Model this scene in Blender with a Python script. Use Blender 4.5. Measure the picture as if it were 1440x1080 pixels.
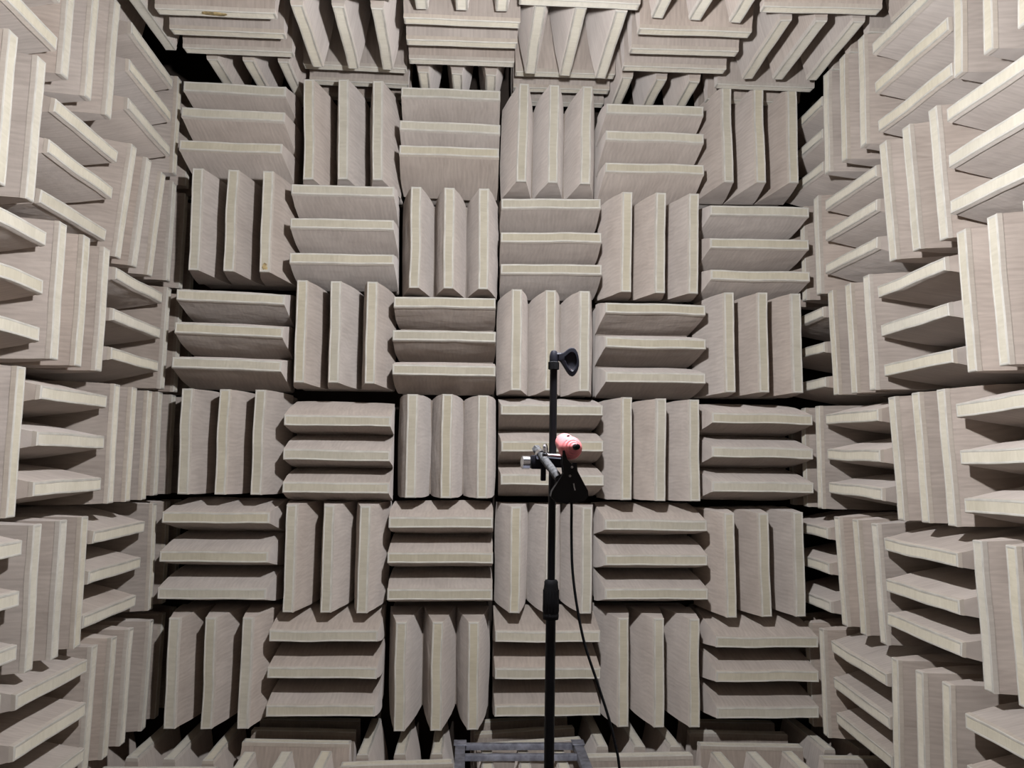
# Anechoic chamber: walls, ceiling and floor of cloth covered wedge blocks, a microphone stand in front.
import bpy, bmesh, math, random
from mathutils import Matrix, Vector, noise

for _o in list(bpy.data.objects):
    bpy.data.objects.remove(_o, do_unlink=True)
SC = bpy.context.scene
COL = SC.collection

# ------------------------------------------------------------------ camera
cam_data = bpy.data.cameras.new('camera')
cam_data.sensor_width = 36.0
cam_data.lens = 1124.9 / 1440 * 36.0
cam_data.clip_start = 0.02
cam = bpy.data.objects.new('camera', cam_data)
COL.objects.link(cam)
YAW, PITCH, ROLL = 0.0551, 0.09216, 0.0166
fwd = Vector((math.sin(YAW) * math.cos(PITCH), math.cos(YAW) * math.cos(PITCH), math.sin(PITCH)))
rgt = Vector((math.cos(YAW), -math.sin(YAW), 0))
upv = rgt.cross(fwd)
r2 = rgt * math.cos(ROLL) + upv * math.sin(ROLL)
u2 = -rgt * math.sin(ROLL) + upv * math.cos(ROLL)
m = Matrix((r2, u2, -fwd)).transposed().to_4x4()
m.translation = Vector((1.6726, -4.5335, -2.2329))
cam.matrix_world = m
SC.camera = cam

# ------------------------------------------------------------------ world, light, exposure
world = bpy.data.worlds.new('world')
SC.world = world
world.use_nodes = True
world.node_tree.nodes['Background'].inputs[0].default_value = (0.0, 0.0, 0.0, 1)
world.node_tree.nodes['Background'].inputs[1].default_value = 0.0
LAMP_POS = Vector((1.90, -2.9, -1.11))     # bare bulb hanging from the ceiling, the only light of the room
LAMP_STRENGTH = 2650.0
LAMP_COLOR = (0.94, 0.95, 0.98)
SC.view_settings.view_transform = 'Standard'
SC.view_settings.look = 'None'
SC.view_settings.gamma = 1.0
SC.view_settings.use_curve_mapping = False
SC.view_settings.exposure = 0.0

# ------------------------------------------------------------------ materials
def new_mat(name):
    mt = bpy.data.materials.new(name)
    mt.use_nodes = True
    nt = mt.node_tree
    return mt, nt, nt.nodes['Principled BSDF']

def node(nt, kind, **kw):
    n = nt.nodes.new(kind)
    for k, v in kw.items():
        setattr(n, k, v)
    return n

def fabric(name, dark, light, vary=0.10, grain=1.0, rough=0.95):
    """tan glass cloth: fine weave, faint watery moire streaks, a little tone change from piece to piece"""
    mt, nt, bs = new_mat(name)
    L = nt.links.new
    tc = node(nt, 'ShaderNodeTexCoord')
    oi = node(nt, 'ShaderNodeObjectInfo')
    off = node(nt, 'ShaderNodeVectorMath', operation='ADD')
    mul = node(nt, 'ShaderNodeMath', operation='MULTIPLY'); mul.inputs[1].default_value = 37.0
    L(oi.outputs['Random'], mul.inputs[0])
    L(tc.outputs['Object'], off.inputs[0]); L(mul.outputs[0], off.inputs[1])
    big = node(nt, 'ShaderNodeTexNoise'); big.inputs['Scale'].default_value = 5.0; big.inputs['Detail'].default_value = 3.0
    L(off.outputs[0], big.inputs['Vector'])
    mp = node(nt, 'ShaderNodeMapping'); mp.inputs['Scale'].default_value = (9.0, 48.0, 4.0)
    L(off.outputs[0], mp.inputs['Vector'])
    st = node(nt, 'ShaderNodeTexNoise'); st.inputs['Scale'].default_value = 1.0; st.inputs['Detail'].default_value = 2.0
    st.inputs['Distortion'].default_value = 1.2
    L(mp.outputs[0], st.inputs['Vector'])
    wv = node(nt, 'ShaderNodeTexWave', wave_type='BANDS', bands_direction='Y')
    wv.inputs['Scale'].default_value = 13.0; wv.inputs['Distortion'].default_value = 14.0
    wv.inputs['Detail'].default_value = 1.0; wv.inputs['Detail Scale'].default_value = 0.35
    L(off.outputs[0], wv.inputs['Vector'])
    mixf = node(nt, 'ShaderNodeMix', data_type='FLOAT'); mixf.inputs[0].default_value = 0.13 * grain
    L(st.outputs['Fac'], mixf.inputs[2]); L(wv.outputs['Fac'], mixf.inputs[3])
    mixg = node(nt, 'ShaderNodeMix', data_type='FLOAT'); mixg.inputs[0].default_value = 0.5
    L(mixf.outputs[0], mixg.inputs[2]); L(big.outputs['Fac'], mixg.inputs[3])
    rmp = node(nt, 'ShaderNodeValToRGB')
    rmp.color_ramp.elements[0].position = 0.30; rmp.color_ramp.elements[0].color = (*dark, 1)
    rmp.color_ramp.elements[1].position = 0.68; rmp.color_ramp.elements[1].color = (*light, 1)
    L(mixg.outputs[0], rmp.inputs[0])
    hsv = node(nt, 'ShaderNodeHueSaturation')
    mr = node(nt, 'ShaderNodeMapRange'); mr.inputs[3].default_value = 1 - vary; mr.inputs[4].default_value = 1 + vary
    L(oi.outputs['Random'], mr.inputs[0]); L(mr.outputs[0], hsv.inputs['Value'])
    mr2 = node(nt, 'ShaderNodeMapRange'); mr2.inputs[3].default_value = 1.15; mr2.inputs[4].default_value = 0.85
    fr = node(nt, 'ShaderNodeMath', operation='FRACT')
    L(mul.outputs[0], fr.inputs[0]); L(fr.outputs[0], mr2.inputs[0]); L(mr2.outputs[0], hsv.inputs['Saturation'])
    L(rmp.outputs[0], hsv.inputs['Color']); L(hsv.outputs[0], bs.inputs['Base Color'])
    bp = node(nt, 'ShaderNodeBump'); bp.inputs['Strength'].default_value = 0.5; bp.inputs['Distance'].default_value = 0.008
    cr = node(nt, 'ShaderNodeTexNoise'); cr.inputs['Scale'].default_value = 11.0; cr.inputs['Detail'].default_value = 4.0
    L(off.outputs[0], cr.inputs['Vector']); L(cr.outputs['Fac'], bp.inputs['Height']); L(bp.outputs[0], bs.inputs['Normal'])
    bs.inputs['Roughness'].default_value = rough
    bs.inputs['Specular IOR Level'].default_value = 0.15
    bs.inputs['Diffuse Roughness'].default_value = 1.0      # fuzzy glass cloth scatters back at grazing angles
    bs.inputs['Sheen Weight'].default_value = 0.45
    bs.inputs['Sheen Roughness'].default_value = 0.55
    bs.inputs['Sheen Tint'].default_value = (0.85, 0.80, 0.78, 1)
    return mt

def plain(name, col, rough=0.5, metal=0.0, spec=0.5, mottled=0.0, scale=30.0):
    mt, nt, bs = new_mat(name)
    if mottled:
        tc = node(nt, 'ShaderNodeTexCoord')
        nz = node(nt, 'ShaderNodeTexNoise'); nz.inputs['Scale'].default_value = scale; nz.inputs['Detail'].default_value = 4
        nt.links.new(tc.outputs['Object'], nz.inputs['Vector'])
        rp = node(nt, 'ShaderNodeValToRGB')
        rp.color_ramp.elements[0].position = 0.35; rp.color_ramp.elements[1].position = 0.65
        rp.color_ramp.elements[0].color = (*[c * (1 - mottled) for c in col], 1)
        rp.color_ramp.elements[1].color = (*[min(1, c * (1 + mottled)) for c in col], 1)
        nt.links.new(nz.outputs['Fac'], rp.inputs[0]); nt.links.new(rp.outputs[0], bs.inputs['Base Color'])
    else:
        bs.inputs['Base Color'].default_value = (*col, 1)
    bs.inputs['Roughness'].default_value = rough
    bs.inputs['Metallic'].default_value = metal
    bs.inputs['Specular IOR Level'].default_value = spec
    return mt

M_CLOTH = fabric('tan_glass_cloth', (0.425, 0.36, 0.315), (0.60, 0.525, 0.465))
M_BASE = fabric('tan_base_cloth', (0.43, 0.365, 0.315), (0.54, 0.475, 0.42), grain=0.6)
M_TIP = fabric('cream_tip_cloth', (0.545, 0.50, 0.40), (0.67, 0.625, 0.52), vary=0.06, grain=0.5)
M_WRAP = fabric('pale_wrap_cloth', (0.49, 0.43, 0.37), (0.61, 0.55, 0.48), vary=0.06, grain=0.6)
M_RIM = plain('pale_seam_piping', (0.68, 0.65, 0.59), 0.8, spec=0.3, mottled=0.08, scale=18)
M_SHELL = plain('dark_brown_backing', (0.055, 0.043, 0.036), 0.95, spec=0.1, mottled=0.2, scale=3)
M_FRONT = fabric('plain_cloth_wall', (0.33, 0.28, 0.24), (0.42, 0.36, 0.31), grain=0.4)
M_BLACK = plain('black_powder_coat', (0.008, 0.008, 0.011), 0.5, spec=0.25, mottled=0.15)
M_BLACKPL = plain('black_plastic', (0.012, 0.012, 0.020), 0.55, spec=0.25, mottled=0.1)
M_RUBBER = plain('matt_black_rubber', (0.010, 0.010, 0.012), 0.8, spec=0.2, mottled=0.1)
M_CHROME = plain('polished_chrome', (0.72, 0.74, 0.80), 0.18, metal=1.0, mottled=0.04)
M_ROD = plain('grey_knurled_steel', (0.075, 0.075, 0.08), 0.75, metal=0.0, spec=0.3, mottled=0.45, scale=160)
M_PINK = plain('pink_rubber', (0.86, 0.26, 0.28), 0.45, spec=0.4, mottled=0.06, scale=40)
M_STEEL = plain('galvanised_grey_steel', (0.33, 0.34, 0.41), 0.5, metal=0.35, mottled=0.3, scale=25)
M_RIVET = plain('dull_zinc', (0.55, 0.55, 0.57), 0.4, metal=0.3, mottled=0.05)
M_STAIN = plain('yellow_glue_stain', (0.42, 0.32, 0.16), 0.7, spec=0.3, mottled=0.4, scale=40)

def lamp_mat():
    mt = bpy.data.materials.new('lit_bulb_glass'); mt.use_nodes = True
    nt = mt.node_tree
    nt.nodes.remove(nt.nodes['Principled BSDF'])
    em = nt.nodes.new('ShaderNodeEmission')
    em.inputs[0].default_value = (*LAMP_COLOR, 1); em.inputs[1].default_value = LAMP_STRENGTH
    nt.links.new(em.outputs[0], nt.nodes['Material Output'].inputs[0])
    return mt
M_LAMP = lamp_mat()

# ------------------------------------------------------------------ helpers
def link(name, me, parent=None, loc=None, mat4=None):
    o = bpy.data.objects.new(name, me)
    COL.objects.link(o)
    if parent: o.parent = parent
    if mat4 is not None: o.matrix_local = mat4
    elif loc is not None: o.location = loc
    return o

def mesh_from(name, verts, faces, mats, fm=None, smooth=True, angle=0.7):
    me = bpy.data.meshes.new(name)
    me.from_pydata([tuple(v) for v in verts], [], faces)
    for mt in mats: me.materials.append(mt)
    if fm: me.polygons.foreach_set('material_index', fm)
    me.polygons.foreach_set('use_smooth', [smooth] * len(faces))
    me.update()
    if smooth: me.set_sharp_from_angle(angle=angle)
    return me

def bm_mesh(name, bm, mats, smooth=True, angle=0.7):
    bmesh.ops.recalc_face_normals(bm, faces=bm.faces)
    me = bpy.data.meshes.new(name)
    bm.to_mesh(me); bm.free()
    for mt in mats: me.materials.append(mt)
    me.polygons.foreach_set('use_smooth', [smooth] * len(me.polygons))
    if smooth: me.set_sharp_from_angle(angle=angle)
    me.update()
    return me

def tag(o, label=None, cat=None, group=None, kind=None):
    if label: o['label'] = label
    if cat: o['category'] = cat
    if group: o['group'] = group
    if kind: o['kind'] = kind
    return o

def thing(name, label, cat, loc=(0, 0, 0), group=None):
    o = bpy.data.objects.new(name, None)
    COL.objects.link(o)
    o.empty_display_size = 0.05
    o.location = loc
    return tag(o, label, cat, group)

def frame_to(d):
    d = Vector(d).normalized()
    return d.to_track_quat('Z', 'Y').to_matrix()

def add_box(bm, lo, hi, bevel=0.0, rot=None, origin=None):
    c = [(lo[i] + hi[i]) / 2 for i in range(3)]
    r = bmesh.ops.create_cube(bm, size=1.0)
    vs = r['verts']
    bmesh.ops.scale(bm, vec=[hi[i] - lo[i] for i in range(3)], verts=vs)
    bmesh.ops.translate(bm, vec=c, verts=vs)
    if bevel:
        es = list({e for v in vs for e in v.link_edges})
        rr = bmesh.ops.bevel(bm, geom=es, offset=bevel, segments=2, affect='EDGES', profile=0.5)
        vs = list({v for f in rr['faces'] for v in f.verts} | {v for v in vs if v.is_valid})
    if rot is not None:
        bmesh.ops.rotate(bm, cent=origin or c, matrix=rot, verts=vs)
    return vs

def add_lathe(bm, prof, base, axis, seg=24, cap=True):
    """prof: (radius, distance along axis)"""
    R = frame_to(axis); base = Vector(base)
    rings = []
    for r, h in prof:
        ring = []
        for k in range(seg):
            a = 2 * math.pi * k / seg
            ring.append(bm.verts.new(base + R @ Vector((r * math.cos(a), r * math.sin(a), h))))
        rings.append(ring)
    for a, b in zip(rings, rings[1:]):
        for k in range(seg):
            bm.faces.new((a[k], a[(k + 1) % seg], b[(k + 1) % seg], b[k]))
    if cap:
        bm.faces.new(rings[0][::-1]); bm.faces.new(rings[-1])

def add_tube(bm, p0, p1, r0, r1=None, seg=20):
    p0, p1 = Vector(p0), Vector(p1)
    add_lathe(bm, [(r0, 0), (r1 if r1 else r0, (p1 - p0).length)], p0, p1 - p0, seg)

def add_path(bm, pts, r, seg=10):
    pts = [Vector(p) for p in pts]
    rings = []
    ref = Vector((0.3, 1, 0.1)).normalized()
    for i, p in enumerate(pts):
        d = (pts[min(i + 1, len(pts) - 1)] - pts[max(i - 1, 0)]).normalized()
        x = d.cross(ref).normalized(); y = d.cross(x)
        rings.append([bm.verts.new(p + x * (r * math.cos(2 * math.pi * k / seg)) + y * (r * math.sin(2 * math.pi * k / seg))) for k in range(seg)])
    for a, b in zip(rings, rings[1:]):
        for k in range(seg):
            bm.faces.new((a[k], a[(k + 1) % seg], b[(k + 1) % seg], b[k]))
    bm.faces.new(rings[0][::-1]); bm.faces.new(rings[-1])

def spline(ctrl, n=10):
    P = [Vector(c) for c in ctrl]; P = [P[0] * 2 - P[1]] + P + [P[-1] * 2 - P[-2]]
    out = []
    for i in range(1, len(P) - 2):
        for k in range(n):
            t = k / n
            out.append(0.5 * ((2 * P[i]) + (P[i + 1] - P[i - 1]) * t + (2 * P[i - 1] - 5 * P[i] + 4 * P[i + 1] - P[i + 2]) * t * t
                              + (3 * P[i] - P[i - 1] - 3 * P[i + 1] + P[i + 2]) * t ** 3))
    out.append(P[-2])
    return out

# ------------------------------------------------------------------ the room shell
B, D, BASE_H, WEDGE_H = 0.6, 0.62, 0.21, 0.41
SHX0, SHX1, SHY0, SHY1, SHZ0, SHZ1 = -0.70, 4.33, -6.1, 0.64, -4.455, 0.625

def slab(name, lo, hi, mat):
    bm = bmesh.new(); add_box(bm, lo, hi)
    return tag(link(name, bm_mesh(name, bm, [mat], smooth=False)), kind='structure')
T = 0.12
slab('wall_back', (SHX0 - T, SHY1, SHZ0 - T), (SHX1 + T, SHY1 + T, SHZ1 + T), M_SHELL)
slab('wall_left', (SHX0 - T, SHY0, SHZ0 - T), (SHX0, SHY1, SHZ1 + T), M_SHELL)
slab('wall_right', (SHX1, SHY0, SHZ0 - T), (SHX1 + T, SHY1, SHZ1 + T), M_SHELL)
slab('wall_front', (SHX0 - T, SHY0 - T, SHZ0 - T), (SHX1 + T, SHY0, SHZ1 + T), M_FRONT)
slab('ceiling', (SHX0, SHY0, SHZ1), (SHX1, SHY1, SHZ1 + T), M_SHELL)
slab('floor', (SHX0, SHY0, SHZ0 - T), (SHX1, SHY1, SHZ0), M_SHELL)

# ------------------------------------------------------------------ wedge blocks
HW0, HW1, HL = 0.1005, 0.0275, 0.2935      # half width at root, half width at tip, half length

def wob(p, seed, amp):
    q = Vector((p[0] * 4 + seed * 7.3, p[1] * 4 - seed * 3.1, p[2] * 4 + seed * 1.7))
    v = noise.noise_vector(q)
    q2 = q * 2.7
    v2 = noise.noise_vector(q2)
    return Vector((v[0] + 0.45 * v2[0], v[1] + 0.45 * v2[1], v[2] * 0.4)) * amp

def wedge_mesh(seed):
    rnd = random.Random(seed)
    bulge = rnd.uniform(0.003, 0.010)
    nh, nl, nt = 6, 10, 2
    verts, faces = [], []
    rings = []
    for a in range(nh + 1):
        h = a / nh
        w = HW0 + (HW1 - HW0) * h + bulge * math.sin(math.pi * h) * (1 - 0.3 * h)
        l = HL - 0.003 * h + 0.004 * math.sin(math.pi * h)
        z = BASE_H - 0.012 + h * (WEDGE_H + 0.0075)
        ring = []
        pts = []
        for k in range(nl): pts.append((w, -l + 2 * l * k / nl))
        for k in range(nt): pts.append((w - 2 * w * k / nt, l))
        for k in range(nl): pts.append((-w, l - 2 * l * k / nl))
        for k in range(nt): pts.append((-w + 2 * w * k / nt, -l))
        for x, y in pts:
            # the cloth puckers in a little towards the long ends
            pin = 1 - 0.05 * (abs(y) / l) ** 4 * (1 - h)
            p = Vector((x * pin, y, z))
            ring.append(len(verts)); verts.append(p + wob(p, seed, 0.0045))
        rings.append(ring)
    n = len(rings[0])
    for a, b in zip(rings, rings[1:]):
        for k in range(n):
            faces.append((a[k], a[(k + 1) % n], b[(k + 1) % n], b[k]))
    top = rings[-1]
    faces.append(tuple(top))
    return mesh_from('wedge', verts, faces, [M_CLOTH])

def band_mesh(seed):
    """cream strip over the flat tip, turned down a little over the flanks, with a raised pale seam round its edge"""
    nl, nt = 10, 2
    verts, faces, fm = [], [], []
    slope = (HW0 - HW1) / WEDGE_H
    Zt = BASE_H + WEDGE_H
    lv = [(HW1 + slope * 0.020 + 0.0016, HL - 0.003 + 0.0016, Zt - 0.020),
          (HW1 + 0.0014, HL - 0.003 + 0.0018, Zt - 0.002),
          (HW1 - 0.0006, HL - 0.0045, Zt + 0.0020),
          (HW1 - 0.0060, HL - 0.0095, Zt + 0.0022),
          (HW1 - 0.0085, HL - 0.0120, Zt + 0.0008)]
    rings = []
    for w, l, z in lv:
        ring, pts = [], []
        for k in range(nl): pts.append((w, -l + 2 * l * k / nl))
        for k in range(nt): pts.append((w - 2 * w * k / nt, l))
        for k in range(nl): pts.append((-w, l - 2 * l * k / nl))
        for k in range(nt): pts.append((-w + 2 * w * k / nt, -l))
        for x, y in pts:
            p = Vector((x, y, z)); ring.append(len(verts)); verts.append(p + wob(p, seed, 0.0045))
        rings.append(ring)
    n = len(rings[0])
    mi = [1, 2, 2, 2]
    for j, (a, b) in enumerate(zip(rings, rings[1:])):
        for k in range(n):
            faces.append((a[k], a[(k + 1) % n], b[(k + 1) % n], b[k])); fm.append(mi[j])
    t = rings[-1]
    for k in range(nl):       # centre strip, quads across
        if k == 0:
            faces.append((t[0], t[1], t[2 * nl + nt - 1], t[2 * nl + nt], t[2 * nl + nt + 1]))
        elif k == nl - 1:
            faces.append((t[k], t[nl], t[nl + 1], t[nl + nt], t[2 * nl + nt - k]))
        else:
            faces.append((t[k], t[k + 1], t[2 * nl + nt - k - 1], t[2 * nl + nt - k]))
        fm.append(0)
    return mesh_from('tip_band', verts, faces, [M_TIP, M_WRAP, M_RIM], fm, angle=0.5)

def base_mesh(seed, hw=0.288):
    bm = bmesh.new()
    add_box(bm, (-hw, -0.288, 0.012), (hw, 0.288, BASE_H), bevel=0.012)
    bmesh.ops.subdivide_edges(bm, edges=[e for e in bm.edges if e.calc_length() > 0.15], cuts=4, use_grid_fill=True)
    for v in bm.verts:
        v.co += wob(v.co, seed + 50, 0.003)
    return bm_mesh('base', bm, [M_BASE], angle=0.9)

NV = 12
WEDGES = [wedge_mesh(s) for s in range(NV)]
BANDS = [band_mesh(s) for s in range(NV)]
BASES = [base_mesh(s) for s in range(4)]
BASE_NARROW = base_mesh(9, 0.19)

X, Y, Z = Vector((1, 0, 0)), Vector((0, 1, 0)), Vector((0, 0, 1))
# tip plane origin, column axis, row axis, normal into the room, pitches
WALLS = {
    'B': dict(O=(0, 0, 0), U=X, V=-Z, N=-Y, pu=0.6147, pv=0.6216),
    'L': dict(O=(-0.0612, 0.6091, -0.0239), U=-Y, V=-Z, N=X, pu=0.6108, pv=0.6216),
    'R': dict(O=(3.6927, 0.4545, -0.0164), U=-Y, V=-Z, N=-X, pu=0.5958, pv=0.6216),
    'C': dict(O=(0.0888, 0.4489, -0.0437), U=X, V=-Y, N=-Z, pu=0.6001, pv=0.6102),
    'F': dict(O=(-0.1912, 0.5556, -3.8167), U=X, V=-Y, N=Z, pu=0.6303, pv=0.5973),
}
# how each block sits on its wall: shift along column, row and normal, small turns about those axes,
# and how far the tip of each of its three wedges has sagged sideways (metres, radians)
POSE = {
    ('B',0,0):(-.0153,.0025,0,.0205,-.0096,.0117,.032,-.0129,-.0181),
    ('B',0,1):(-.0009,-.0285,.023,-.0227,.0086,-.0019,.0049,-.0018,-.0034),
    ('B',0,2):(-.0174,.0035,.0372,.0117,.0735,.0075,.0115,-.0006,-.0094),
    ('B',0,3):(.0023,-.0083,-.0116,-.0017,.0019,-.0063,-.0004,.0028,-.0016),
    ('B',0,5):(.0028,.0007,.0035,.0037,-.0048,-.0057,.0045,.0004,-.0039),
    ('B',1,0):(.0044,.0076,.0091,-.0609,-.0138,-.022,.0028,0,-.0012),
    ('B',1,1):(-.0007,-.007,.0256,.0049,.0275,-.0211,-.0005,-.002,0),
    ('B',1,2):(-.0025,-.0128,.0069,.0043,-.0029,-.0063,.0048,-.0045,-.0011),
    ('B',1,3):(.0023,.0262,.0223,-.0426,.046,-.0042,.0146,.0069,-.0123),
    ('B',1,5):(-.0131,-.0001,.0114,.0059,.0099,.003,.0037,-.0007,-.003),
    ('B',2,0):(-.0004,.0004,.001,-.0027,-.0019,.0028,-.002,.0022,-.055),
    ('B',2,1):(.0054,.0103,.0123,-.0578,.0068,-.0126,.0061,-.002,-.0023),
    ('B',2,2):(-.0013,-.0013,.0056,.0066,-.006,-.0064,.0057,-.0014,-.0048),
    ('B',2,3):(.0124,-.0018,-.0112,.0043,.0162,-.0083,.0014,-.0006,.0038),
    ('B',2,4):(0,.0003,-.0026,.0019,.0055,-.0098,.0025,-.0016,-.0007),
    ('B',2,5):(-.0002,.0008,-.0075,-.023,-.0037,-.0137,-.0001,0,0),
    ('B',3,0):(.0006,-.007,.0118,-.0472,-.0098,.0018,.0155,-.0037,-.0115),
    ('B',3,1):(.0041,.0083,.0092,-.0141,-.0319,-.0155,.0057,.005,-.0078),
    ('B',3,2):(-.0068,-.0013,.0022,-.0041,-.0063,-.0058,.0039,0,-.0064),
    ('B',3,3):(.0077,-.01,.0127,.0089,-.0041,-.0117,-.0015,.004,-.006),
    ('B',3,5):(-.0011,-.0014,.0029,.0003,-.0048,-.0108,.0017,-.0004,-.0018),
    ('B',4,0):(.0009,.0144,0,-.0077,-.032,.0026,.0271,-.0075,-.0145),
    ('B',4,1):(.0021,-.0074,.034,-.0776,.0058,-.0084,.0042,.0002,-.0036),
    ('B',4,2):(-.0009,-.0037,.0024,-.0131,-.0227,-.0036,-.0017,.0007,-.0003),
    ('B',4,3):(.0072,0,-.0014,.0093,.0116,.0016,.0038,.0007,-.0019),
    ('B',4,4):(-.0052,-.0059,-.0016,-.0024,-.0081,-.008,.0064,.0019,-.0104),
    ('B',4,5):(-.0006,.0028,.0097,.02,.0036,-.0003,-.0002,0,0),
    ('B',5,0):(-.0015,-.0239,.0185,-.0078,-.006,-.0193,.0033,-.0021,-.0016),
    ('B',5,1):(.0128,.0011,.0097,-.0297,-.0361,-.0068,.0064,.002,-.0081),
    ('B',5,2):(-.0004,-.013,.017,.0045,.002,-.0121,.0006,-.0001,-.0007),
    ('B',5,3):(.0073,-.0064,.0116,-.0186,-.0267,-.0016,.0032,-.0011,-.0045),
    ('B',5,4):(.0012,.009,-.0039,-.0133,0,-.0223,.0004,0,0),
    ('B',5,5):(.0074,.0047,.0068,-.0145,-.0041,-.0009,.0098,-.0028,-.0053),
    ('C',0,0):(.0034,-.0001,-.0048,-.0037,.011,.002,.0049,.0022,-.0047),
    ('C',0,1):(-.0099,-.0035,.0064,.009,.0036,-.0013,.0036,-.0004,-.0056),
    ('C',1,1):(.0001,-.0068,.0221,-.0331,.0089,-.0033,.0045,.0023,-.0069),
    ('C',2,0):(-.0074,-.0028,.0065,.0129,-.01,.0076,.0058,-.0026,-.0084),
    ('C',2,1):(.0026,-.0031,.0077,-.0058,.0159,-.0106,-.0035,-.0013,.0027),
    ('C',2,2):(.0003,-.0028,.0058,.0028,.0162,.0095,.0049,-.0009,-.0039),
    ('C',3,1):(.0038,-.0026,.0203,-.1049,-.0186,-.0095,.002,-.0002,.001),
    ('C',3,2):(-.0174,-.0023,-.0034,.008,-.0029,.0036,-.0016,0,0),
    ('C',4,0):(-.0168,-.0031,-.0044,.0047,-.0254,.0142,-.0008,-.004,-.007),
    ('C',4,1):(-.0053,-.0002,-.0042,.0106,.018,-.0055,-.0004,-.0006,.0009),
    ('C',4,2):(-.0085,-.0028,-.0009,.0083,-.011,-.0069,.0037,-.0046,-.005),
    ('C',5,1):(.0086,.007,-.013,-.0396,.024,.0055,.0169,-.0028,-.0079),
    ('C',5,2):(-.0315,-.0003,-.029,.0169,.0088,.032,.0003,0,0),
    ('F',0,0):(.0016,.0052,-.024,-.0184,.0317,.0107,.0048,-.0026,0),
    ('F',1,0):(.0128,-.0076,.013,.0144,.0201,-.0002,0,0,-.0074),
    ('F',2,0):(-.0166,.0033,-.0093,-.0089,-.0133,.0144,-.0047,-.0041,-.0078),
    ('F',2,1):(-.0229,.0072,-.014,-.0058,-.0207,-.0083,.007,0,0),
    ('F',3,0):(.0491,-.0026,.0146,.0058,-.0402,-.0711,0,0,-.0007),
    ('F',4,0):(.0027,-.0031,.0161,.0118,.0104,.0009,-.003,.0047,.0008),
    ('F',4,1):(-.0099,-.0063,.0119,.005,-.0132,-.0074,-.0063,0,0),
    ('F',5,0):(.0094,.001,-.0004,-.0015,.0232,-.0094,0,0,.0011),
    ('L',1,0):(.0006,-.0042,.0064,.0213,-.0107,-.0226,.0002,-.0017,.0001),
    ('L',1,1):(.0088,-.0184,.0036,-.0746,.0088,-.0039,.0044,.0037,-.0049),
    ('L',1,2):(-.0046,-.0068,.0114,.0021,.0055,-.0024,.0035,.0034,-.0093),
    ('L',1,3):(-.0026,-.0035,.0108,.0018,.003,-.0051,-.0017,.0007,0),
    ('L',1,4):(.0046,-.0218,-.0198,-.0577,.0121,.001,.0036,-.0062,-.0048),
    ('L',1,5):(.0071,-.0016,-.0136,-.0143,.0144,-.0064,.0013,-.0019,.0032),
    ('L',2,0):(.0048,.0047,-.0133,-.0153,.0196,.0035,-.0005,0,.0024),
    ('L',2,1):(.008,-.0099,-.0165,-.0776,.0111,-.0004,.0083,-.0113,-.0001),
    ('L',2,2):(.0091,-.0055,.0179,.0035,.0083,-.0111,.0017,-.0022,.0038),
    ('L',2,3):(-.0063,-.0094,.0116,-.0052,.009,.0026,.0058,-.0045,-.0048),
    ('L',2,4):(.0008,.0053,-.0054,.0004,.0075,.0075,.002,-.0025,.0008),
    ('L',2,5):(-.0052,-.0056,.0058,.0326,.0034,-.0021,.0029,-.0049,0),
    ('L',3,1):(.0123,-.0034,-.0084,-.015,.0134,.0088,.0044,0,0),
    ('L',3,2):(-.0017,-.0031,.0026,.0041,-.0006,.0008,.0014,.0017,-.0042),
    ('R',1,0):(.0022,-.0193,.0173,-.0054,.0161,.0081,.0025,-.0026,.0007),
    ('R',1,1):(.0011,-.0009,-.0096,.011,-.0093,.0076,.0187,-.0061,-.0129),
    ('R',1,2):(-.0019,-.0284,.0013,-.0448,.0068,.0095,-.0001,.0036,-.0043),
    ('R',1,3):(-.0036,-.0237,.0023,-.031,-.0118,.011,.0032,.0026,-.0143),
    ('R',1,4):(-.0024,-.0369,-.0167,-.0612,-.0012,.0073,-.0044,.0034,.0001),
    ('R',1,5):(-.0047,-.036,-.0097,-.0684,-.0075,.0425,.0015,-.0001,-.014),
    ('R',2,0):(.0083,-.0074,-.0014,-.0403,.0287,-.0197,-.005,-.0025,.0049),
    ('R',2,1):(.0031,-.0288,.005,-.0732,.0365,.0173,.0052,-.0016,-.0027),
    ('R',2,2):(.0021,-.0222,-.0045,-.0532,-.0281,.0001,.0023,-.0033,-.0069),
    ('R',2,3):(-.004,-.0209,-.0176,-.0494,-.0042,-.0118,-.001,.0014,-.0017),
    ('R',2,4):(-.0095,-.0192,-.002,-.0151,-.0083,.0057,.0158,.0072,-.0298),
    ('R',2,5):(-.0091,-.0078,.0136,.0018,-.0063,.0018,-.0043,.0011,-.0001),
    ('R',3,1):(.0015,-.001,-.0018,.0013,.0009,.0006,0,-.0003,0),
    ('R',3,2):(-.0099,-.035,-.0034,-.0386,.0024,-.0173,.002,-.0053,0),
    ('R',3,3):(.0024,-.0181,-.0064,-.0352,-.0008,-.0261,.0028,-.0014,-.0078),
    ('R',3,4):(-.0011,-.0215,-.024,-.0462,-.0155,-.0058,0,-.0005,0),
    ('R',3,5):(-.0029,.0037,.0065,-.008,.0002,-.0038,.0013,0,0),
}

ORD = ['zeroth', 'first', 'second', 'third', 'fourth', 'fifth', 'sixth', 'seventh', 'eighth', 'ninth']

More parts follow.
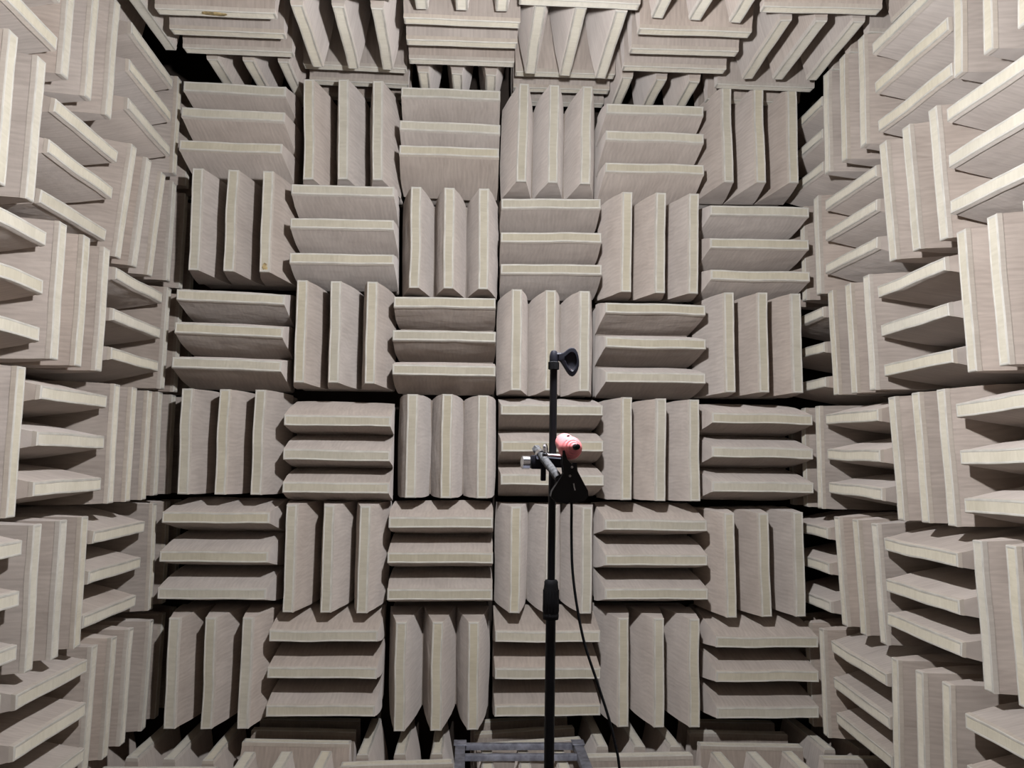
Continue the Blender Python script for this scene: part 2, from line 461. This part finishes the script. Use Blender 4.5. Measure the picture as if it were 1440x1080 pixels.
def block(w, a, b, ori, label, group, rnd, count=3, shift=(0, 0, 0)):
    W = WALLS[w]
    U, V, N = W['U'], W['V'], W['N']
    ps = POSE.get((w, a, b))
    if ps is None:
        ps = [rnd.gauss(0, s) for s in (0.004, 0.006, 0.006, 0.010, 0.008, 0.006)] + [rnd.gauss(0, 0.004) for _ in range(3)]
        ps = [p + q for p, q in zip(ps, list(shift) + [0] * 6)]
    A = Matrix((U, V, N)).transposed()
    wv = Vector(ps[3:6])
    # rotation given in the (column, row, normal) frame
    K = Matrix(((0, -wv[2], wv[1]), (wv[2], 0, -wv[0]), (-wv[1], wv[0], 0)))
    Rm = Matrix.Identity(3) + K + 0.5 * (K @ K)
    cross, length = (U, V) if ori == 'v' else (V, U)
    yl = length if cross.cross(length).dot(N) > 0 else -length
    L3 = Matrix((cross, yl, N)).transposed()
    rot = (A @ Rm @ A.transposed() @ L3).to_quaternion().to_matrix().to_4x4()
    pos = Vector(W['O']) + U * ((a + 0.5) * W['pu'] + ps[0]) + V * ((b + 0.5) * W['pv'] + ps[1]) + N * (ps[2] - D)
    e = thing('wedge_block', label, 'acoustic panel', group=group)
    e.matrix_world = Matrix.Translation(pos) @ rot
    link('base', BASES[rnd.randrange(4)] if count == 3 else BASE_NARROW, e)
    for i in range(count):
        s = rnd.randrange(NV)
        tilt = math.atan2(ps[6 + i], WEDGE_H)
        mt = Matrix.Translation(((i - (count - 1) / 2) * B / 3, 0, BASE_H)) @ Matrix.Rotation(tilt, 4, 'Y')
        if rnd.random() < 0.5:
            mt = mt @ Matrix.Rotation(math.pi, 4, 'Z')
        wd = link('wedge', WEDGES[s], e, mat4=mt @ Matrix.Translation((0, 0, -BASE_H)))
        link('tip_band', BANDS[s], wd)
    return e

rnd = random.Random(11)
BLK = {}
for r in range(6):
    for c in range(6):
        ori = 'u' if (r + c) % 2 == 0 else 'v'
        lab = 'cloth block, three %s wedges, back wall, %s row below ceiling, %s from left wall' % (
            'level' if ori == 'u' else 'upright', ORD[r + 1], ORD[c + 1])
        BLK['B', c, r] = block('B', c, r, ori, lab, 'wedge blocks on the back wall', rnd)
for w, side in (('L', 'left'), ('R', 'right')):
    for k in range(6):
        for r in range(6):
            if w == 'L': ori = 'v' if k == 0 else ('u' if (r + k) % 2 else 'v')
            else: ori = 'v' if (r + k) % 2 else 'u'
            lab = 'cloth block, three %s wedges, %s wall, %s row below ceiling, %s from back wall' % (
                'level' if ori == 'u' else 'upright', side, ORD[r + 1], ORD[k + 1])
            BLK[w, k, r] = block(w, k, r, ori, lab, 'wedge blocks on the %s wall' % side, rnd)
for w, where, rows in (('C', 'ceiling', 5), ('F', 'floor', 4)):
    for j in range(rows):
        for c in range(-1, 7):
            if w == 'C' and j == 0 and c in (-1, 6):
                continue                      # the ceiling corners at the back are bare
            ori = 'u' if (c + j) % 2 else 'v'
            count, shift = 3, (0, 0, 0)
            if w == 'F' and c == -1:          # a narrow infill block fills the strip beside the left wall
                ori, count, shift = 'v', 2, (0.085, 0, 0)
            if w == 'F' and c == 0 and j == 1: shift = (0, 0.03, -0.03)
            if w == 'C' and (j == 0 or c in (-1, 6)):
                shift = (0, 0, -0.03)
            lab = 'cloth block, %s %s wedges, %s, %s from back wall, %s from left wall' % (
                'three' if count == 3 else 'two', 'crosswise' if ori == 'u' else 'lengthwise', where, ORD[j + 1], ORD[c + 2])
            BLK[w, c, j] = block(w, c, j, ori, lab, 'wedge blocks on the %s' % where, rnd, count, shift)

# worn spots: a glue stain on a ceiling wedge, a torn corner on a back wall wedge
def patch(name, blk, i, y0, y1, hw, mat, seed):
    wd = [c for c in blk.children if c.name.startswith('wedge')]
    wd.sort(key=lambda c: c.matrix_local.translation.x)
    bm = bmesh.new()
    n = 22
    Zt = BASE_H + WEDGE_H
    flip = -1 if wd[i].matrix_local.to_3x3()[1][1] < 0 else 1
    rings = []
    for s, h in ((1.0, 0.0005), (0.8, 0.0038), (0.45, 0.0046)):
        ring = []
        for k in range(n):
            a = 2 * math.pi * k / n
            r = s * (0.78 + 0.45 * noise.noise(Vector((math.cos(a) * 1.7 + seed, math.sin(a) * 1.7, s))))
            ring.append(bm.verts.new((hw * r * math.cos(a), flip * ((y0 + y1) / 2 + (y1 - y0) / 2 * r * math.sin(a)), Zt + h)))
        rings.append(ring)
    for a, b in zip(rings, rings[1:]):
        for k in range(n):
            bm.faces.new((a[k], a[(k + 1) % n], b[(k + 1) % n], b[k]))
    bm.faces.new(rings[-1]); bm.faces.new(rings[0][::-1])
    link(name, bm_mesh(name, bm, [mat]), wd[i])
patch('glue_stain', BLK['C', 0, 1], 2, -0.09, 0.06, 0.024, M_STAIN, 3)
patch('torn_corner', BLK['B', 0, 1], 2, -0.285, -0.235, 0.020, M_STAIN, 8)

# ------------------------------------------------------------------ steel walkway frame over the floor wedges
fr = thing('walkway_frame', 'grey steel walkway frame lying over the floor wedges', 'metal frame', (2.0, -1.6, SHZ0))
def fpart(name, boxes, mat=M_STEEL, bevel=0.003):
    bm = bmesh.new()
    for lo, hi in boxes:
        add_box(bm, [lo[i] - fr.location[i] for i in range(3)], [hi[i] - fr.location[i] for i in range(3)], bevel)
    return link(name, bm_mesh(name, bm, [mat]), fr)
ZF0, ZF1 = -3.795, -3.755
XA, XB = 1.672, 2.305
for x in (XA, XB):
    fpart('side_rail', [((x - 0.026, -4.3, ZF0), (x + 0.026, -0.06, ZF1))])
    for y in (-0.10,):
        fpart('corner_plate', [((x - 0.034, y - 0.035, ZF1), (x + 0.034, y + 0.045, ZF1 + 0.006))])
for y, h in [(-0.085, 0.030), (-0.240, 0.028)] + [(-0.75 - 0.6 * k, 0.030) for k in range(6)]:
    fpart('cross_bar', [((XA + 0.026, y - h / 2, ZF0 + 0.004), (XB - 0.026, y + h / 2, ZF1 - 0.004))])
for x in (XA, XB):
    for y in (-0.34, -2.2, -4.2):
        fpart('support_leg', [((x - 0.012, y - 0.012, SHZ0), (x + 0.012, y + 0.012, ZF0))])
fpart('deck_plate', [((XA - 0.02, -4.25, ZF1), (XB + 0.02, -2.1, ZF1 + 0.006))], bevel=0.001)
DECK = ZF1 + 0.006

# ------------------------------------------------------------------ microphone stand
SX, SY = 1.8612, -2.78
st = thing('microphone_stand', 'tall black microphone stand with empty clip on top', 'stand', (SX, SY, DECK))
def spart(name, fn, mat, parent=None, o=None, angle=0.7):
    """fn adds world-space geometry; the mesh is kept relative to its thing"""
    root = o or st
    bm = bmesh.new(); fn(bm)
    bmesh.ops.translate(bm, vec=-root.location, verts=bm.verts)
    return link(name, bm_mesh(name, bm, mat if isinstance(mat, list) else [mat], angle=angle), parent or root)
spart('base_hub', lambda bm: add_lathe(bm, [(0.030, 0.0), (0.034, 0.005), (0.034, 0.05), (0.020, 0.085), (0.016, 0.10)], (SX, SY, DECK + 0.14), Z), M_BLACK)
for k in range(3):
    a = math.radians(90 + 120 * k)
    foot = Vector((SX + 0.145 * math.cos(a), SY + 0.145 * math.sin(a), DECK + 0.010))
    lg = spart('leg', lambda bm: add_path(bm, spline([(SX + 0.02 * math.cos(a), SY + 0.02 * math.sin(a), DECK + 0.175),
                                                    (SX + 0.07 * math.cos(a), SY + 0.07 * math.sin(a), DECK + 0.145), foot], 6), 0.008), M_BLACK)
    spart('rubber_foot', lambda bm: add_lathe(bm, [(0.011, 0), (0.012, 0.004), (0.012, 0.018), (0.009, 0.022)], (foot[0], foot[1], DECK), Z), M_RUBBER, lg)
spart('lower_pole', lambda bm: add_tube(bm, (SX, SY, DECK + 0.10), (SX, SY, -2.56), 0.0108, seg=28), M_BLACK)
spart('upper_pole', lambda bm: add_tube(bm, (SX, SY, -2.60), (SX, SY, -2.035), 0.0083, seg=28), M_BLACK)
cl = spart('height_clutch', lambda bm: add_lathe(bm, [(0.0105, 0), (0.0165, 0.001), (0.0172, 0.006), (0.0172, 0.012), (0.0165, 0.0135), (0.0172, 0.015),
            (0.0175, 0.035), (0.0170, 0.060), (0.0150, 0.074), (0.0150, 0.080), (0.0125, 0.084), (0.0085, 0.0845)], (SX, SY, -2.578), Z, seg=32), M_RUBBER)
def ribs(bm):
    for k in range(16):
        a = 2 * math.pi * k / 16
        add_tube(bm, (SX + 0.0168 * math.cos(a), SY + 0.0168 * math.sin(a), -2.560), (SX + 0.0165 * math.cos(a), SY + 0.0165 * math.sin(a), -2.515), 0.0012, seg=6)
spart('grip_ribs', ribs, M_RUBBER, cl)
spart('collar', lambda bm: add_lathe(bm, [(0.0095, 0), (0.0122, 0.001), (0.0122, 0.0165), (0.0105, 0.018)], (SX, SY, -2.037), Z, seg=8), M_RUBBER, angle=0.4)
# microphone clip: swivel barrel and flared holder seen from its side
spart('clip_swivel', lambda bm: (add_lathe(bm, [(0.0075, 0), (0.0098, 0.001), (0.0098, 0.012), (0.0085, 0.018), (0.0080, 0.020), (0.0060, 0.0245), (0.002, 0.026)], (SX, SY, -2.0195), Z),
        add_tube(bm, (SX - 0.004, SY, -2.004), (SX + 0.021, SY, -2.005), 0.0062)), M_BLACKPL)
CLIP = [(480, 202), (520, 192), (560, 178), (592, 155), (622, 128), (656, 104), (692, 95), (726, 102), (756, 126), (780, 168), (797, 225), (807, 300), (806, 370),
        (792, 432), (768, 484), (738, 524), (706, 540), (672, 528), (642, 500), (612, 456), (582, 408), (552, 360), (526, 320), (500, 298), (480, 292)]
def holder(bm):
    # pear shaped flexible holder seen on its side: a shell with its own depth, hollow towards the front
    q = 1.4434e-4
    out = [((x - 420) * q, (270 - y) * q) for x, y in CLIP]
    cx, cz = (690 - 420) * q, (270 - 320) * q
    N = len(out)
    def ring(s, oy, squash=0.0):
        r = []
        for x, z in out:
            dx, dz = (x - cx) * s, (z - cz) * s
            if squash and dx < -0.010: dx = -0.010 + (dx + 0.010) * (1 - squash)
            r.append(bm.verts.new((SX + cx + dx, SY + oy, -2.0123 + cz + dz)))
        return r
    rings = [ring(0.80, 0.016), ring(0.96, 0.008), ring(1.0, 0.0), ring(1.0, -0.006), ring(0.94, -0.009), ring(0.70, -0.0095, 0.4), ring(0.62, -0.0070, 0.6), ring(0.56, -0.0060, 0.7)]
    for a, b in zip(rings, rings[1:]):
        for k in range(N):
            bm.faces.new((a[k], a[(k + 1) % N], b[(k + 1) % N], b[k]))
    bm.faces.new(rings[0]); bm.faces.new(rings[-1])
hd = spart('microphone_clip', holder, M_BLACKPL)
def cliprim(bm):
    cx, cz = SX + 0.0390, -2.0180
    pts = [(cx + 0.0088 * math.cos(a), SY - 0.0095, cz + 0.0185 * math.sin(a)) for a in [math.radians(215 + 6 * k) for k in range(19)]]
    add_path(bm, pts, 0.0007, 8)
spart('clip_edge', cliprim, M_CHROME, hd)

# ------------------------------------------------------------------ clamp arm on the pole
ca = thing('clamp_arm', 'chrome and black clamp with grey rod fixed to the stand pole', 'clamp', (SX - 0.03, SY, -2.24))
cpart = lambda name, fn, mat, parent=None, angle=0.7: spart(name, fn, mat, parent, ca, angle)
cpart('clamp_body', lambda bm: (add_box(bm, (SX - 0.048, SY - 0.020, -2.256), (SX - 0.010, SY + 0.018, -2.226), 0.003),
        add_box(bm, (SX - 0.014, SY - 0.020, -2.252), (SX + 0.030, SY - 0.0115, -2.228), 0.002),
        add_box(bm, (SX - 0.014, SY + 0.0115, -2.252), (SX + 0.030, SY + 0.020, -2.228), 0.002)), M_BLACKPL)
cpart('clamp_jaw', lambda bm: add_tube(bm, (SX - 0.020, SY - 0.022, -2.227), (SX + 0.026, SY - 0.022, -2.229), 0.0058), M_CHROME)
kn = cpart('thumb_knob', lambda bm: add_lathe(bm, [(0.0125, 0), (0.0145, 0.0012), (0.0145, 0.0165), (0.0125, 0.018), (0.006, 0.0182)], (SX - 0.0505, SY - 0.002, -2.2425), (-1, -0.12, 0.02), seg=32), M_CHROME)
cpart('knob_screw', lambda bm: add_tube(bm, (SX - 0.052, SY - 0.002, -2.242), (SX - 0.036, SY - 0.002, -2.241), 0.0045), M_CHROME, kn)
cpart('locking_lever', lambda bm: add_box(bm, (SX - 0.0275, SY - 0.026, -2.281), (SX - 0.0165, SY - 0.012, -2.246), 0.002), M_BLACKPL)
R0, R1 = Vector((SX - 0.0350, SY + 0.012, -2.2125)), Vector((1.8615, -2.905, -2.2735))
rd = cpart('rod', lambda bm: add_tube(bm, R0, R1, 0.0086, seg=24), M_ROD)
RD = (R1 - R0).normalized()
def rodrings(bm):
    for k in range(5):
        p = R0 + RD * (0.055 + 0.020 * k)
        add_lathe(bm, [(0.0086, 0), (0.0091, 0.001), (0.0091, 0.003), (0.0086, 0.004)], p, RD)
cpart('rod_rings', rodrings, M_ROD, rd)
cpart('rod_collar', lambda bm: add_lathe(bm, [(0.0088, 0), (0.0122, 0.001), (0.0122, 0.011), (0.0088, 0.012)], R0 + RD * 0.026, RD), M_CHROME)
cpart('rod_end_nut', lambda bm: add_lathe(bm, [(0.0075, 0), (0.0098, 0.002), (0.0098, 0.014), (0.0080, 0.016)], R0 - RD * 0.004, RD, seg=6), M_ROD, rd, 0.3)
cpart('wing_nut', lambda bm: add_lathe(bm, [(0.0125, 0), (0.0145, 0.0015), (0.0145, 0.0060), (0.0125, 0.0075)], (SX - 0.0225, SY - 0.030, -2.2155), (1, -0.25, 0.1)), M_CHROME)

# ------------------------------------------------------------------ black spring clamp on the rod end
CY = -2.905
sc = thing('spring_clamp', 'black spring clamp with rivets gripping the pink microphone', 'clamp', (1.886, CY, -2.29))
kpart = lambda name, fn, mat, parent=None, angle=0.7: spart(name, fn, mat, parent, sc, angle)
def plate(bm, pts, y0, y1, bevel=0.0012):
    lo = [bm.verts.new((x, y0, z)) for x, z in pts]; hi = [bm.verts.new((x, y1, z)) for x, z in pts]
    bm.faces.new(lo[::-1]); bm.faces.new(hi)
    n = len(pts)
    for k in range(n):
        bm.faces.new((lo[k], lo[(k + 1) % n], hi[(k + 1) % n], hi[k]))
KX, KZ, KS = 1.8795, -2.2680, 1.09
left = [(-0.012, 0.047), (-0.009, 0.048), (-0.003, 0.031), (0.004, 0.023), (0.004, -0.044), (-0.002, -0.051), (-0.024, -0.047), (-0.033, -0.037), (-0.031, -0.028), (-0.010, 0.006), (-0.0125, 0.026)]
right = [(0.009, 0.025), (0.0145, 0.025), (0.0165, 0.010), (0.036, -0.026), (0.037, -0.036), (0.030, -0.045), (0.010, -0.049), (0.001, -0.046), (0.001, 0.014), (0.006, 0.019)]
kpart('jaw_handle', lambda bm: (plate(bm, [(KX + x * KS, KZ + z * KS) for x, z in left], CY - 0.016, CY - 0.013), plate(bm, [(KX + x * KS, KZ + z * KS) for x, z in left], CY + 0.010, CY + 0.013),
        plate(bm, [(KX + x * KS, KZ + z * KS) for x, z in [(-0.033, -0.037), (-0.031, -0.028), (-0.010, 0.006), (-0.007, 0.006), (-0.028, -0.029), (-0.030, -0.037)]], CY - 0.013, CY + 0.010)), M_BLACK)
kpart('jaw_handle', lambda bm: (plate(bm, [(KX + x * KS, KZ + z * KS) for x, z in right], CY - 0.0135, CY - 0.0105), plate(bm, [(KX + x * KS, KZ + z * KS) for x, z in right], CY + 0.006, CY + 0.009),
        plate(bm, [(KX + x * KS, KZ + z * KS) for x, z in [(0.018, 0.006), (0.036, -0.026), (0.037, -0.036), (0.034, -0.036), (0.033, -0.026), (0.015, 0.006)]], CY - 0.0105, CY + 0.006)), M_BLACK)
for x, z in ((0.0060, 0.0185), (0.0020, 0.0010)):
    kpart('rivet', lambda bm: add_lathe(bm, [(0.0026, -0.004), (0.0026, 0.001), (0.0018, 0.0022), (0.0006, 0.0026)], (KX + x, CY - 0.0160, KZ + z), (0, -1, 0), seg=14), M_RIVET)
def spring(bm):
    pts = [(KX + 0.004 + 0.0055 * math.cos(0.5 * k), CY - 0.010 + 0.0005 * k, KZ - 0.004 + 0.0055 * math.sin(0.5 * k)) for k in range(36)]
    add_path(bm, pts, 0.0011, 6)
kpart('spring', spring, M_CHROME)
kpart('spring_leg', lambda bm: add_path(bm, [(KX + 0.0095, CY - 0.0168, KZ - 0.014), (KX + 0.0105, CY - 0.0168, KZ - 0.021), (KX + 0.0125, CY - 0.0168, KZ - 0.028)], 0.0014, 8), M_RIVET)
kpart('jaw_pad', lambda bm: add_box(bm, (KX - 0.0125, CY - 0.010, KZ + 0.024), (KX - 0.0085, CY + 0.008, KZ + 0.046), 0.001), M_RUBBER)

# ------------------------------------------------------------------ pink microphone in the clamp
AX = Vector((0.20, -1.0, -0.05)).normalized()
PC = Vector((1.8840, -2.900, -2.2110))
pm = thing('pink_microphone', 'small pink wrapped microphone with black tip held by the clamp', 'microphone', PC)
ppart = lambda name, fn, mat, parent=None: spart(name, fn, mat, parent, pm)
AB = Vector((0.06, -1.0, -0.20)).normalized()      # the body hangs back and up behind the nose
AX = Vector((0.15, -1.0, 0.05)).normalized()
bd = ppart('body', lambda bm: add_lathe(bm, [(0.016, -0.070), (0.0195, -0.068), (0.0205, -0.055), (0.0208, -0.018), (0.0225, -0.010), (0.0243, -0.002), (0.0243, 0.004), (0.0205, 0.011)], PC, AB, seg=36), M_PINK)
ppart('stepped_nose', lambda bm: add_lathe(bm, [(0.0232, 0.004), (0.0222, 0.0105), (0.0205, 0.0130), (0.0175, 0.0140), (0.0172, 0.0200), (0.0160, 0.0222), (0.0128, 0.0230), (0.0125, 0.0290), (0.0112, 0.0310), (0.0085, 0.0318), (0.0080, 0.0370), (0.0066, 0.0385)], PC, AX, seg=36), M_PINK, bd)
ppart('black_tip', lambda bm: add_lathe(bm, [(0.0056, 0.0370), (0.0060, 0.0440), (0.0056, 0.0540), (0.0042, 0.0560), (0.001, 0.0565)], PC, AX, seg=20), M_RUBBER)
ppart('set_screw', lambda bm: add_lathe(bm, [(0.003, 0), (0.003, 0.003), (0.002, 0.004)], PC + Vector((-0.004, -0.002, 0.0225)), (0, 0, 1), seg=12), M_RUBBER)

# ------------------------------------------------------------------ cable
tail = PC - AB * 0.070
cab = thing('microphone_cable', 'thin black cable hanging from the pink microphone beside the pole', 'cable', tail)
cpts = [tail, tail - AB * 0.02 + Vector((0, 0, -0.006)), (1.893, -2.800, -2.255), (1.9020, -2.790, -2.322), (1.9040, -2.782, -2.395), (1.9072, -2.78, -2.4702), (1.9172, -2.78, -2.5457), (1.9349, -2.78, -2.628), (1.9632, -2.78, -2.7097),
        (1.9882, -2.78, -2.7834), (2.0038, -2.78, -2.8421), (2.0117, -2.78, -2.8859), (2.03, -2.78, -3.05), (2.05, -2.78, -3.35),
        (2.07, -2.77, -3.62), (2.09, -2.74, -3.725), (2.10, -2.66, DECK + 0.004), (2.07, -2.45, DECK + 0.0035), (2.12, -2.25, DECK + 0.0035)]
spart('cord', lambda bm: add_path(bm, spline(cpts, 8), 0.0030, 10), M_RUBBER, None, cab)

# ------------------------------------------------------------------ hanging lamp (above the picture)
lp = thing('hanging_lamp', 'bare white bulb hanging on a cord from the ceiling', 'lamp', (LAMP_POS.x, LAMP_POS.y, LAMP_POS.z))
lpart = lambda name, fn, mat: spart(name, fn, mat, None, lp)
lpart('bulb', lambda bm: add_lathe(bm, [(0.004, -0.050), (0.022, -0.045), (0.038, -0.030), (0.046, -0.008), (0.046, 0.010), (0.036, 0.034), (0.020, 0.056), (0.014, 0.066)], LAMP_POS, Z, seg=20), M_LAMP)
lpart('socket', lambda bm: add_lathe(bm, [(0.015, 0.066), (0.019, 0.068), (0.019, 0.115), (0.010, 0.130), (0.004, 0.135)], LAMP_POS, Z), M_BLACKPL)
lpart('cord', lambda bm: add_tube(bm, LAMP_POS + Z * 0.13, (LAMP_POS.x, LAMP_POS.y, SHZ1), 0.003, seg=10), M_RUBBER)
